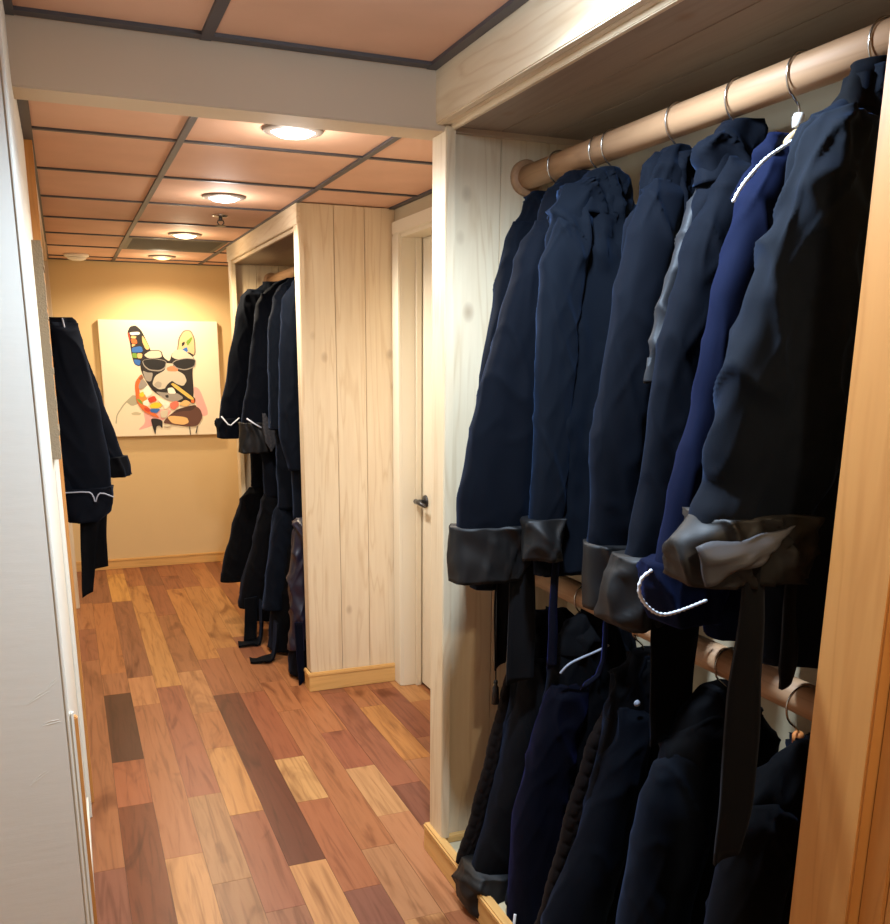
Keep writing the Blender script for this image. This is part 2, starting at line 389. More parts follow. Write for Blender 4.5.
# left closet : y 3.2 .. 6.0
c3 = empty('closet', 'shallow pine closet on the left wall where two robes hang', 'closet', (-.3, 4.5, 0))
O3 = (-.3, 4.5, 0)
MB().box(-.055, -.027, 3.20, 3.29, 0, 2.17, .003).build('stile', PINE_TINT_V, c3, off=O3)  # near stile takes the darker pine, its shade put into the colour
MB().box(-.055, -.027, 5.95, 6.04, 0, 2.17, .003).build('stile', PINE_V, c3, off=O3)
boards(MB(), True, -.65, -.055, 4, 3.205, 3.23, 0, 2.17).build('side_panel', PINE_V, c3, off=O3)
boards(MB(), True, -.65, -.055, 4, 6.0, 6.025, 0, 2.17).build('side_panel', PINE_V, c3, off=O3)
MB().box(-.05, -.032, 3.29, 5.95, 2.06, 2.17, .003).build('header', PINE_Y, c3, off=O3)
o_ = rod_part(c3, -.10, 1.79, 3.23, 6.0); o_.location = (-O3[0], -O3[1], -O3[2])

# ------------------------------------------------------------------ ceiling lamps, vent, sprinkler, detector
def downlight(y, lens, label, power, col, size=2.85, z=CZ, x=.667, blend=.5):
    t = empty('recessed_ceiling_light', label, 'ceiling light', (x, y, z), 'recessed lights in a row along the ceiling')
    MB().lathe([(.062, 0), (.086, 0), (.088, -.004), (.084, -.008), (.066, -.012), (.062, -.006)], (0, 0, 0), 40).build('trim_ring', TRIM, t, True)
    MB().lathe([(0, -.001), (.063, -.001), (.063, -.008), (.045, -.018), (.02, -.023), (0, -.024)], (0, 0, 0), 36).build('lens', lens, t, True)
    d = bpy.data.lights.new('lamp', 'SPOT'); d.energy = power; d.color = col; d.spot_size = size; d.spot_blend = blend; d.shadow_soft_size = .05
    o = bpy.data.objects.new('lamp', d); C.objects.link(o); o.location = (x, y, z-.05)
    d = bpy.data.lights.new('ceiling_fill', 'POINT'); d.energy = power*.05; d.color = col; d.shadow_soft_size = .05  # added point lamp below each light, put in to brighten the ceiling
    o = bpy.data.objects.new('ceiling_fill', d); C.objects.link(o); o.location = (x, y, z-.10)
    return t
WARM = (1, .82, .56); NEUT = (1, .95, .88); COOL = (.64, .81, 1.0)
downlight(2.79, LENS_COOL, 'nearest and largest lit ceiling light just beyond the beam', 56, NEUT)
downlight(4.02, LENS_COOL, 'second lit ceiling light, near the sprinkler', 56, NEUT)
downlight(5.32, LENS_WARM, 'third lit ceiling light, in front of the dark vent', 56, WARM)
downlight(6.555, LENS_DIM, 'dim ceiling light closest to the end wall, beyond the vent', 46, WARM)
downlight(1.50, LENS_COOL, 'lit ceiling light on the near side of the beam, above the frame', 135, COOL, z=NZ)
downlight(.10, LENS_WARM, 'lit ceiling light behind the viewpoint', 40, WARM, z=NZ)

v = empty('ceiling_vent', 'dark grey louvred vent filling one ceiling tile', 'vent', (.665, 5.86, CZ))
vm = MB().box(-.27, .27, -.29, -.265, -.005, .0).box(-.27, .27, .265, .29, -.005, .0).box(-.27, -.245, -.265, .265, -.005, .0).box(.245, .27, -.265, .265, -.005, .0)
vm.build('frame', VENT, v)
sl = MB()
for k in range(22):
    y = -.262+k*.024
    sl.add([(-.245, y, -.001), (.245, y, -.001), (.245, y+.018, -.005), (-.245, y+.018, -.005), (-.245, y, .001), (.245, y, .001), (.245, y+.018, -.003), (-.245, y+.018, -.003)],
           [(0,1,2,3),(4,7,6,5),(0,4,5,1),(2,6,7,3),(0,3,7,4),(1,5,6,2)])
sl.build('louvres', VENT, v)
s = empty('sprinkler', 'small metal fire sprinkler head between two ceiling lights', 'sprinkler', (.735, 4.55, CZ))
MB().lathe([(0, 0), (.034, 0), (.036, -.004), (.028, -.008), (.012, -.010), (0, -.010)], (0, 0, 0), 24).build('escutcheon', CHROME, s, True)
MB().tube([(.0, 0, -.008), (0, 0, -.026)], .009, 10).tube([(.010, 0, -.022), (.015, 0, -.034), (.004, 0, -.046)], .003, 6).tube([(-.010, 0, -.022), (-.015, 0, -.034), (-.004, 0, -.046)], .003, 6).build('head', BRONZE, s, True)
MB().lathe([(0, -.045), (.022, -.045), (.023, -.048), (0, -.049)], (0, 0, 0), 18).build('deflector', BRONZE, s)
s = empty('smoke_detector', 'white round smoke detector on the ceiling near the end wall', 'smoke detector', (.145, 6.67, CZ))
MB().lathe([(0, 0), (.075, 0), (.077, -.012), (.07, -.018), (0, -.018)], (0, 0, 0), 32).build('base', WHITEPLASTIC, s, True)
MB().lathe([(0, -.018), (.062, -.018), (.055, -.032), (.03, -.040), (0, -.041)], (0, 0, 0), 32).build('cover', WHITEPLASTIC, s, True)

# burlap framed panel on the left wall, seen edge-on
f = empty('burlap_wall_panel', 'rough burlap covered panel hung on the left wall, seen edge-on', 'wall panel', (LX, 2.97, 1.254))
pm = MB()
for k in range(35):
    z0 = k*.017; j = random.uniform(0, .004)
    pm.box(0, .022+j, -.115, .11+random.uniform(-.004, .004), z0, z0+.017)
pm.build('burlap_cover', BURLAP, f)

# ------------------------------------------------------------------ the canvas picture
pt = empty('dog_painting', 'square cream canvas of a colourful bulldog in sunglasses with cigar on end wall', 'painting', (.66, BY-.04, 1.378))
OP = (.66, BY-.04, 1.378)
MB().box(.252, 1.068, BY-.045, BY, .974, 1.782, .003).build('canvas', CANVAS, pt, off=OP)
def art(p):
    x, y = p; w = (y-115)/685; l = 45+47*w; r = 752+26*w
    return .252+.816*(x-l)/(r-l), 1.782-.808*w
BK, GR, CR, PK, BR, TN = (38, 34, 36), (158, 152, 146), (214, 206, 186), (238, 178, 174), (98, 64, 54), (236, 190, 128)
OR, YE, BL, GN, RD, WH = (224, 112, 56), (250, 206, 50), (52, 110, 190), (120, 160, 60), (206, 70, 46), (250, 246, 236)
ART = [
 (PK, [(600,500),(640,520),(695,675),(650,690),(610,600)]), (PK, [(265,765),(315,720),(300,640),(480,640),(430,700),(340,745)]),
 ((176,172,150), [(200,590),(250,545),(285,600),(235,620)]), ((176,172,150), [(140,722),(146,668),(190,600),(240,556),(246,562),(196,606),(152,672),(148,722)]),
 ((200,190,160), [(230,660),(260,652),(292,662),(280,674),(240,672)]),
 (BK, [(213,190),(230,152),(265,145),(297,175),(322,225),(350,285),(345,330),(310,350),(285,385),(252,372),(236,310),(228,240)]),
 (WH, [(226,186),(284,182),(288,198),(236,203)]), (TN, [(236,206),(268,208),(262,222),(234,220)]), (OR, [(236,222),(268,226),(272,252),(238,250)]),
 (TN, [(240,252),(264,256),(240,272)]), (BL, [(240,274),(296,264),(306,300),(238,304)]), (GN, [(240,306),(268,306),(272,336),(242,332)]), (TN, [(270,306),(300,308),(298,336),(272,336)]),
 (BL, [(248,342),(290,346),(284,380),(256,370)]), (TN, [(300,200),(322,232),(346,280),(322,288),(300,240)]), (RD, [(216,192),(224,186),(232,236),(226,238)]),
 ((120,112,100), [(506,284),(514,214),(546,168),(592,168),(616,220),(618,330),(486,330)]),
 ((226,192,144), [(512,282),(522,216),(550,174),(588,174),(609,222),(611,318),(560,318),(492,318)]),
 (GN, [(558,236),(598,204),(598,222),(570,264)]), (BK, [(535,242),(553,236),(551,254),(534,266)]), (BL, [(536,282),(565,266),(572,294),(540,306)]), (BK, [(545,310),(575,296),(612,318),(560,322)]),
 (BK, [(296,325),(340,288),(412,288),(424,330),(460,356),(476,300),(522,285),(602,320),(617,362),(595,400),(604,560),(580,600),(520,600),(400,560),(350,520),(308,450),(286,390)]),
 (CR, [(308,316),(345,292),(408,292),(416,332),(332,336)]), (CR, [(468,324),(490,286),(540,282),(590,318),(612,338),(500,342)]),
 (GR, [(298,406),(330,420),(362,420),(350,474),(318,470)]), (CR, [(430,358),(480,364),(476,400),(434,404)]),
 ((206,198,182), [(354,492),(372,438),(430,408),(440,372),(480,372),(492,402),(546,430),(562,470),(540,502),(500,488),(470,466),(440,512),(396,522)]),
 ((176,168,156), [(364,492),(386,470),(412,480),(408,506),(386,512)]), ((232,142,104), [(438,392),(474,378),(512,394),(506,413),(450,413)]),
 (BK, [(350,514),(420,530),(446,488),(474,468),(480,476),(454,498),(428,542),(352,524)]),
 (GR, [(368,530),(428,540),(500,540),(544,572),(500,594),(440,588)]), (WH, [(444,512),(480,508),(498,546),(450,546)]), (BK, [(430,555),(450,552),(452,570),(436,570)]),
 (BK, [(424,352),(470,352),(482,358),(476,366),(440,364)]),
 (GR, [(296,348),(362,333),(444,350),(436,394),(402,414),(338,408),(308,384)]), ((30,30,34), [(300,348),(362,337),(440,352),(431,388),(400,406),(341,401),(313,379)]),
 (GR, [(472,362),(500,343),(560,332),(620,338),(612,388),(552,408),(498,396)]), ((30,30,34), [(476,364),(503,347),(560,336),(616,342),(607,383),(550,401),(502,390)]),
 (OR, [(252,480),(290,428),(300,440),(276,500),(290,590),(400,690),(380,690),(300,650),(262,590)]),
 (GR, [(274,500),(296,448),(330,492),(316,506),(280,520)]), ((150,96,70), [(276,456),(296,432),(306,452),(288,466)]),
 (WH, [(300,524),(330,490),(358,546),(316,572)]), ((244,150,70), [(272,552),(308,542),(330,588),(292,600)]), (YE, [(276,548),(300,530),(312,556),(290,566)]),
 (GN, [(264,572),(290,582),(302,612),(276,596)]), (WH, [(298,592),(340,572),(334,622),(302,612)]), (RD, [(326,572),(368,556),(384,588),(338,602)]),
 (YE, [(338,612),(380,594),(416,610),(392,632),(345,632)]), (WH, [(380,576),(450,590),(462,612),(430,642),(414,612)]), (BL, [(338,636),(404,636),(380,662),(345,656)]),
 (RD, [(306,626),(342,634),(338,656),(310,646)]), ((230,120,100), [(458,602),(500,588),(516,610),(484,646),(460,632)]), (CR, [(400,650),(450,640),(440,690),(404,690)]),
 (BR, [(440,690),(500,640),(602,615),(640,640),(656,690),(622,745),(560,747),(470,732),(415,722)]), ((70,46,42), [(470,668),(530,652),(590,650),(620,620),(602,616),(500,640)]),
 (TN, [(440,688),(470,678),(560,690),(572,722),(540,737),(470,726)]), (BK, [(343,690),(415,703),(412,757),(397,734),(376,742),(372,797),(356,745)]),
 (TN, [(508,612),(550,582),(586,600),(560,626)]),
 (BK, [(454,490),(482,472),(614,574),(606,608),(580,602)]), ((228,190,96), [(462,490),(482,480),(606,576),(590,590)]), (OR, [(582,588),(604,580),(606,604),(588,602)]),
 (BK, [(572,746),(577,746),(582,798),(577,798)]), (BK, [(620,744),(625,744),(616,790),(610,790)]), (CR, [(420,740),(470,736),(440,752)]),
]
am = MB(); amats = {}; ml = []
for k, (c, poly) in enumerate(ART):
    if c not in amats:
        amats[c] = len(ml); ml.append(mat('paint', c, .6))
    am.cur = amats[c]; y0 = BY-.0452-.00012*k
    for _ in range(2 if len(poly) > 4 else 1):
        poly = [q for a_, b_ in zip(poly, poly[1:]+poly[:1]) for q in ((a_[0]*.82+b_[0]*.18, a_[1]*.82+b_[1]*.18), (a_[0]*.18+b_[0]*.82, a_[1]*.18+b_[1]*.82))]
    pp = [art(p) for p in poly]; n = len(pp)
    am.add([(x, y0, z) for x, z in pp]+[(x, BY-.0448, z) for x, z in pp], [tuple(range(n))]+[(i, (i+1) % n, n+(i+1) % n, n+i) for i in range(n)])
am.build('painted_bulldog', ml, pt, off=OP)

# ------------------------------------------------------------------ robes
def interp(prof, z):
    p = sorted(prof, key=lambda q: -q[0])
    if z >= p[0][0]: return p[0][1:]
    if z <= p[-1][0]: return p[-1][1:]
    for i in range(len(p)-1):
        a, b = p[i], p[i+1]
        if a[0] >= z >= b[0]:
            t = (a[0]-z)/(a[0]-b[0]+1e-9); t2 = t*t*(3-2*t)*.5+t*.5
            return tuple(u+(w-u)*t2 for u, w in zip(a[1:], b[1:]))

def cloth(prof, y, th, seed=0, fold=.008, freq=34, wr=.006, wscale=9, n=84, m=84, hollow=True, yslope=0.0, sq=.8, gather=1.0):
    """hanging cloth volume: prof = [(z, x_left, x_right)], th = [(z, half thickness)]"""
    z1 = max(p[0] for p in prof); z0 = min(p[0] for p in prof)
    rr = []; rnd = random.Random(seed); ph = rnd.random()*6.28; ph2 = rnd.random()*6.28
    for i in range(m+1):
        t = i/m; z = z1-(z1-z0)*(t**1.15)
        xl, xr = interp(prof, z); hy = interp([(a, b) for a, b in th], z)[0]
        c, a = (xl+xr)/2, max(.004, (xr-xl)/2); ring = []
        grow = min(1, max(0, (z1-z)/.35))
        yc = y+yslope*(z1-z)
        for k in range(n):
            an = 2*PI*k/n; u, w = math.cos(an), math.sin(an)
            su = math.copysign(abs(u)**sq, u); sw = math.copysign(abs(w)**sq, w)
            x = c+a*su; yy = yc+hy*sw
            q = fold*grow*(math.sin(freq*(x-c)+ph+2.2*z)+.6*math.sin(freq*1.9*(x-c)+ph2-1.4*z))
            yy += q*(abs(w)**.6)*(1 if w > 0 else -1)*.8+q*.3
            nv = noise.noise_vector(Vector((x*wscale+seed*3.1, yy*wscale, z*wscale*.8+(x-c)*3)))
            n2 = noise.noise(Vector((x*26+seed, yy*26, z*20)))
            # long diagonal creases that pull from the shoulder
            r1 = noise.noise(Vector((x*11+z*4.5+seed, yy*10, z*2.6))); r2 = noise.noise(Vector((x*16-z*6+seed*2, yy*14, z*5)))
            cr = (1-min(1, abs(r1)*4.0))**2*1.3+(1-min(1, abs(r2)*4.5))**2*.6
            cr *= 1+2.2*math.exp(-((z1-z)/.13)**2)*gather
            x += u*cr*wr*.6; yy += w*cr*wr*1.2
            ring.append((x+nv.x*wr*.45, yy+nv.y*wr*.6+n2*wr*.3, z+(nv.z*wr*.8 if 0 < i < m else nv.z*wr*.4)))
        rr.append(ring)
    if hollow:
        last = rr[-1]; cx_ = sum(p[0] for p in last)/n; cy_ = sum(p[1] for p in last)/n
        rr.append([(cx_+(p[0]-cx_)*.86, cy_+(p[1]-cy_)*.8, p[2]+.004) for p in last])
        rr.append([(cx_+(p[0]-cx_)*.8, cy_+(p[1]-cy_)*.7, p[2]+.05) for p in last])
    return MB().rings(rr), rr

def piping_at(ring, mname, m, parent, off, r=.0035, lift=0.0, k0=0, k1=None, rope=False, dz=0):
    n = len(ring); k1 = n if k1 is None else k1
    cx_ = sum(p[0] for p in ring)/n; cy_ = sum(p[1] for p in ring)/n
    pts = []
    for k in range(k0, k1+1):
        p = ring[k % n]; pts.append((cx_+(p[0]-cx_)*(1+lift), cy_+(p[1]-cy_)*(1+lift), p[2]+dz))
    return pipe(pts, mname, m, parent, off, r, rope)

def resample(pts, step):
    pts = [Vector(p) for p in pts]; out = [pts[0]]; acc = 0
    for a, b in zip(pts[:-1], pts[1:]):
        d = (b-a).length
        if d < 1e-6: continue
        k = max(1, int(d/step))
        for i in range(1, k+1): out.append(a.lerp(b, i/k))
    return out

def smooth_path(pts, it=2):
    pts = [Vector(p) for p in pts]
    for _ in range(it):
        q = [pts[0]]
        for a, b in zip(pts[:-1], pts[1:]):
            q += [a.lerp(b, .25), a.lerp(b, .75)]
        pts = q+[pts[-1]]
    return pts

def pipe(pts, name, m, parent, off, r=.0035, rope=False):
    if rope:
        pts = resample(pts, .0022); rad = lambda i: r*(1+.22*math.sin(i*1.6))
    else: rad = None
    return MB().tube(pts, r, 8, rad).build(name, m, parent, True, off)

def sash(name, m, parent, off, path, thick=.006, seed=0):
    """flat belt end hanging down: path = [(z, x_left, x_right, y)]"""
    pp = []; P = sorted(path, key=lambda q: -q[0]); z1, z0 = P[0][0], P[-1][0]; K = 26; rr = []
    for i in range(K+1):
        z = z1-(z1-z0)*i/K; xl, xr, y = interp(P, z)
        row = []
        for j in range(7):
            s_ = j/6; x = xl+(xr-xl)*s_
            yy = y+.010*math.sin(s_*3+seed+z*7)+.006*noise.noise(Vector((x*18, z*9, seed)))
            row.append((x, yy, z+(.018*(s_-.5) if i == K else 0)))
        rr.append([(x, yy-thick/2, z_) for x, yy, z_ in row]+[(x, yy+thick/2, z_) for x, yy, z_ in reversed(row)])
    return MB().rings(rr).build(name, m, parent, True, off)

def quilt_strip(name, m, parent, off, pts, w, bulge=.02, cell=.035):
    """quilted lapel: padded tube-like strip along a path; pts = [(xl, xr, y, z)] """
    rr = []; P = sorted(pts, key=lambda q: -q[3]); Z1, Z0 = P[0][3], P[-1][3]; K = max(20, int((Z1-Z0)/.005)); n = 40
    for i in range(K+1):
        z = Z1-(Z1-Z0)*i/K; xl, xr, y = interp([(q[3], q[0], q[1], q[2]) for q in P], z)
        c, a = (xl+xr)/2, (xr-xl)/2; ring = []
        for k in range(n):
            an = 2*PI*k/n; u, v_ = math.cos(an), math.sin(an)
            col = math.floor((u+1)*1.5); puff = abs(math.sin(PI*(z/cell+.5*(col % 2))))**.4
            puff2 = abs(math.sin(PI*(u+1)*1.5))**.4
            ring.append((c+a*u*(.97+.03*puff), y+bulge*math.copysign(abs(v_)**.6, v_)*(.68+.32*puff*puff2), z+.003*math.sin(5*u)))
        rr.append(ring)
    return MB().rings(rr).build(name, m, parent, True, off)

def ribbon(path, w, th):
    """flat belt bending freely; its width lies along y"""
    pts = smooth_path(path, 1); rr = []; Y = Vector((0, 1, 0))
    for i, p in enumerate(pts):
        t = (pts[min(i+1, len(pts)-1)]-pts[max(0, i-1)]).normalized(); nrm = t.cross(Y).normalized()
        hw = w*(1+.25*math.sin(i*1.3)); sk = .014*math.sin(i*.9)
        rr.append([p+Y*(sg*hw)+nrm*(e*th)+t*(sk*sg) for sg, e in ((-1, -1), (1, -1), (1, 1), (-1, 1))])
    return MB().rings(rr)

def arm_th(a, b, z1, z0): return [(z1, .02), (z1-.05, a), (z0+.1, a), (z0, b)]

def robe(label, cat, group, y, body, sleeve, bm, sm=None, cuff=None, cm=None, th=.05, sth=.04, seed=0, collar=None, colm=None, off_y=0, extra=None, wr=.006, fold=.007, name='robe', swr=None, sy=-.012, swsc=9):
    z0 = min(p[0] for p in body+sleeve); xs = (body[0][1]+body[0][2])/2
    off = (xs, y, z0)
    t = empty(name, label, cat, off, group)
    ztop = max(p[0] for p in body)
    mb, rr = cloth(body, y+.01, [(ztop, .016), (ztop-.035, .03), (ztop-.12, th*.8), (ztop-.3, th), (min(p[0] for p in body), th*1.1)], seed, fold=fold, wr=wr)
    mb.build('body', bm, t, True, off)
    if sleeve:
        zs = max(p[0] for p in sleeve)
        mb, rs = cloth(sleeve, y+sy, [(zs, .012), (zs-.03, sth*.7), (zs-.12, sth), (min(p[0] for p in sleeve)+.09, sth*1.02), (min(p[0] for p in sleeve), sth*(.8 if cuff else 1.05))], seed+5, fold=.004, gather=.5, wr=swr or .0045, n=72, wscale=swsc)
        mb.build('sleeve', sm or bm, t, True, off)
    cu = None
    if cuff:
        mb, rc = cloth(cuff, y+sy, [(max(p[0] for p in cuff), sth*1.16), (min(p[0] for p in cuff), sth*1.26)], seed+9, fold=.003, gather=.3, wr=.010, wscale=22, n=72, m=16)
        cu = mb.build('cuff', cm or SATIN, t, True, off)
        t_r = rc[16]
    else: t_r = None
    if collar:
        mb, rk = cloth(collar, y+.012, [(max(p[0] for p in collar), .03), (min(p[0] for p in collar), .042)], seed+13, fold=.002, gather=.4, wr=.006, wscale=20, n=60, m=16)
        mb.build('collar', colm or bm, t, True, off)
    return t, off, cu, t_r

UP = 'robes on the upper rod of the large right closet'
LO = 'robes on the lower rod of the large right closet'
def bodyp(zn, xn, zsh, xl, xr, zh, xlh=None, xrh=None):
    return [(zn, xn-.045, xn+.045), (zn-.03, xn-.075, xn+.075), (zsh+.02, xl+.03, xr-.02), (zsh-.03, xl, xr), ((zsh+zh)/2, (xl+(xlh or xl))/2, (xr+(xrh or xr))/2), (zh, xlh or xl, xrh or xr)]

# upper tier, far to near ---------------------------------------------------
t, off, cu, r = robe('upper robe hung deepest in the right closet, mostly hidden by its neighbours', 'robe', UP, 2.25,
    bodyp(1.965, 1.215, 1.86, 1.10, 1.35, 1.02),
    [(1.885, 1.10, 1.19), (1.84, 1.08, 1.18), (1.692, 1.052, 1.156), (1.49, 1.016, 1.133), (1.308, .99, 1.124), (1.119, .98, 1.114), (1.007, .988, 1.102), (.926, 1.0, 1.07)], NAVYV, seed=1, sth=.036, th=.045)
sash('belt', SASH, t, off, [(1.04, 1.057, 1.094, 2.2), (.926, 1.057, 1.094, 2.2), (.70, 1.056, 1.093, 2.2)], seed=1)
pipe([(1.059, 2.2, .95), (1.060, 2.2, .8), (1.062, 2.2, .66)], 'cord', DARKCORD, t, off, .002)
MB().lathe([(0, .024), (.005, .02), (.006, .012), (.004, .008), (.009, 0), (.011, -.05), (0, -.05)], (1.062, 2.2, .64), 14).build('tassel', DARKCORD, t, True, off)

t, off, cu, r = robe('second upper robe from the deep end, wide satin cuff hanging in front', 'robe', UP, 2.08,
    bodyp(1.972, 1.205, 1.84, 1.07, 1.36, 1.02),
    [(1.865, 1.075, 1.15), (1.809, 1.048, 1.15), (1.775, 1.033, 1.13), (1.636, .989, 1.105), (1.468, .939, 1.10), (1.321, .907, 1.098), (1.203, .887, 1.09), (1.09, .88, 1.08)], NAVYV,
    cuff=[(1.135, .868, 1.082), (1.09, .866, 1.082), (1.046, .864, 1.074), (.995, .868, 1.062)], seed=2, sth=.042, th=.042,
    collar=[(1.985, 1.18, 1.235), (1.965, 1.16, 1.26), (1.92, 1.13, 1.29), (1.88, 1.12, 1.30)])
sash('belt', SASH, t, off, [(1.06, 1.022, 1.085, 2.04), (.71, 1.022, 1.091, 2.04)], seed=2)

t, off, cu, r = robe('third upper robe from the deep end, gathered collar and quilted cuff', 'robe', UP, 1.965,
    [(1.962, 1.18, 1.245), (1.93, 1.10, 1.27), (1.867, 1.075, 1.30), (1.80, 1.06, 1.34), (1.5, 1.06, 1.36), (1.02, 1.05, 1.36)],
    [(1.875, 1.085, 1.165), (1.832, 1.063, 1.163), (1.766, 1.04, 1.151), (1.593, 1.03, 1.132), (1.368, 1.033, 1.123), (1.13, 1.026, 1.113)], SLATEV,
    cuff=[(1.166, 1.02, 1.118), (1.131, 1.016, 1.116), (1.066, 1.012, 1.11)], seed=3, sth=.03, th=.038,
    collar=[(1.975, 1.19, 1.24), (1.955, 1.155, 1.265), (1.92, 1.13, 1.275), (1.87, 1.115, 1.28)], colm=SLATEV, wr=.009)
sash('belt', INDIGOV, t, off, [(1.073, 1.074, 1.10, 1.93), (.932, 1.074, 1.097, 1.93), (.785, 1.08, 1.097, 1.93)], seed=3)

t, off, cu, r = robe('fourth upper robe from the deep end, narrow shoulder with folded black cuff', 'robe', UP, 1.72,
    bodyp(1.962, 1.222, 1.845, 1.12, 1.36, 1.02),
    [(1.906, 1.158, 1.242), (1.865, 1.129, 1.235), (1.796, 1.109, 1.215), (1.667, 1.081, 1.20), (1.482, 1.058, 1.19), (1.355, 1.041, 1.182), (1.245, 1.05, 1.176), (1.10, 1.051, 1.172)], NAVYV,
    cuff=[(1.15, 1.040, 1.175), (1.08, 1.038, 1.175), (1.005, 1.045, 1.17)], seed=4, sth=.042, th=.05,
    collar=[(1.975, 1.20, 1.25), (1.96, 1.18, 1.268), (1.92, 1.16, 1.28), (1.86, 1.145, 1.29)], colm=NAVYV)
strap = sash('belt', INDIGOV, t, off, [(1.04, 1.068, 1.092, 1.68), (.891, 1.07, 1.091, 1.68), (.856, 1.059, 1.08, 1.68), (.83, 1.02, 1.05, 1.68)], seed=4)

t, off, cu, r = robe('upper robe with a quilted satin lapel beside the royal blue robe', 'robe', UP, 1.53,
    bodyp(1.965, 1.225, 1.86, 1.14, 1.36, 1.02),
    [(1.917, 1.19, 1.257), (1.876, 1.168, 1.252), (1.749, 1.113, 1.232), (1.564, 1.066, 1.20), (1.431, 1.053, 1.19), (1.313, 1.047, 1.18), (1.193, 1.027, 1.165), (1.11, 1.003, 1.14)], NAVYV,
    cuff=[(1.165, .998, 1.15), (1.093, .972, 1.13), (1.041, .972, 1.105), (1.018, 1.005, 1.075)], seed=6, sth=.042, th=.045,
    collar=[(1.985, 1.20, 1.265), (1.965, 1.18, 1.285), (1.92, 1.165, 1.295), (1.87, 1.15, 1.31)])
mb, _ = cloth([(1.98, 1.215, 1.265), (1.955, 1.205, 1.27), (1.885, 1.172, 1.24), (1.811, 1.145, 1.21), (1.737, 1.122, 1.185), (1.66, 1.100, 1.16), (1.50, 1.075, 1.13)], 1.575, [(1.975, .012), (1.93, .02), (1.56, .012)], 61, fold=.002, wr=.007, wscale=24, gather=0)
mb.build('lapel', CHARQ, t, True, off)
piping_at(r, 'piping', GREYPIPE, cu, (0, 0, 0), .003, .02, 20, 34)
sash('belt', BLACKV, t, off, [(1.06, 1.05, 1.157, 1.46), (.92, 1.052, 1.16, 1.46), (.78, 1.057, 1.163, 1.46)], seed=6)

t, off, cu, r = robe('royal blue upper robe with white rope piping on collar and cuff', 'robe', UP, 1.375,
    bodyp(1.93, 1.225, 1.845, 1.13, 1.36, 1.02),
    [(1.905, 1.17, 1.237), (1.867, 1.142, 1.232), (1.816, 1.109, 1.225), (1.649, 1.064, 1.21), (1.477, 1.04, 1.20), (1.298, 1.001, 1.175), (1.15, .98, 1.15)], ROYALV,
    cuff=[(1.187, .972, 1.15), (1.14, .964, 1.135), (1.11, .974, 1.122), (1.07, 1.0, 1.10)], cm=ROYALV, seed=7, sth=.042, th=.042)
pipe(smooth_path([(x, 1.325, z) for x, z in [(1.185, 1.914), (1.151, 1.894), (1.117, 1.874), (1.089, 1.847), (1.069, 1.824), (1.057, 1.802)]]), 'piping', ROPE, t, off, .003, True)
MB().rings([[(x+dx, 1.395+dy, z) for dx, dy in ((-.02, 0), (0, -.018), (.02, 0), (0, .018))] for x, z in ((1.245, 1.935), (1.19, 1.90), (1.15, 1.862), (1.125, 1.82))]).build('collar', ROYALV, t, True, off)
pipe(smooth_path([(x, 1.298, z) for x, z in [(0.924, 1.19), (0.902, 1.178), (0.898, 1.153), (0.914, 1.128), (0.947, 1.104), (0.99, 1.109), (1.047, 1.124)]]), 'piping', ROPE, cu, off, .0032, True)

t, off, cu, r = robe('nearest upper robe, dark slate with big turned-up satin cuff', 'robe', UP, 1.15,
    [(1.972, 1.15, 1.26), (1.944, 1.13, 1.28), (1.91, 1.09, 1.30), (1.885, 1.05, 1.32), (1.84, 1.03, 1.34), (1.6, 1.01, 1.36), (1.4, 1.02, 1.37), (1.05, 1.05, 1.37)],
    [(1.895, 1.045, 1.14), (1.874, 1.029, 1.14), (1.832, 1.014, 1.135), (1.776, .993, 1.136), (1.705, .966, 1.145), (1.634, .941, 1.148), (1.488, .909, 1.15), (1.413, .896, 1.14), (1.367, .897, 1.12), (1.322, .878, 1.09), (1.28, .868, 1.078)], SLATEV,
    cuff=[(1.318, .874, 1.068), (1.284, .848, 1.068), (1.253, .842, 1.067), (1.215, .852, 1.06)], seed=8, sth=.052, th=.055, swr=.011, swsc=13,
    collar=[(1.985, 1.15, 1.27), (1.95, 1.125, 1.29), (1.91, 1.105, 1.30)], colm=BLACKV, sy=-.03)
def patch(name, m, parent, off, tl, tr, br, bl, bulge, th=.006, nu=18, nv=10):
    tl, tr, br, bl = map(Vector, (tl, tr, br, bl)); rows = []
    for lay in (0, th):
        for i in range(nv+1):
            for j in range(nu+1):
                u, w = j/nu, i/nv
                p = tl.lerp(tr, u).lerp(bl.lerp(br, u), w)
                q = noise.noise(Vector((u*3+1, w*3, 4.2)))
                rows.append((p.x, p.y-bulge*math.sin(PI*min(1, u*.9+.1))**.7*(.5+.5*math.sin(PI*w))+q*.010+lay, p.z+q*.006))
    W = nu+1; H = nv+1; fs = []
    for i in range(nv):
        for j in range(nu):
            a = i*W+j; fs.append((a, a+1, a+W+1, a+W)); b_ = a+W*H; fs.append((b_, b_+W, b_+W+1, b_+1))
    rim = [j for j in range(nu)]+[i*W+nu for i in range(nv)]+[nv*W+nu-j for j in range(nu)]+[(nv-i)*W for i in range(nv)]
    for a, b_ in zip(rim, rim[1:]+rim[:1]): fs.append((a, a+W*H, b_+W*H, b_))
    return MB().add(rows, fs).build(name, m, parent, True, off)
patch('cuff_flap', GREYSATIN, cu, off, (.838, 1.070, 1.280), (.985, 1.032, 1.310), (.935, 1.030, 1.268), (.848, 1.058, 1.225), .016)
sash('belt', SASH, t, off, [(1.26, .916, .961, 1.06), (1.036, .918, .966, 1.06), (.866, .92, .969, 1.06), (.755, .917, .954, 1.06)], .008, seed=8)
sash('belt', SASH, t, off, [(1.24, 1.042, 1.094, 1.11), (1.06, 1.047, 1.095, 1.11), (1.028, 1.055, 1.089, 1.11)], .008, seed=9)

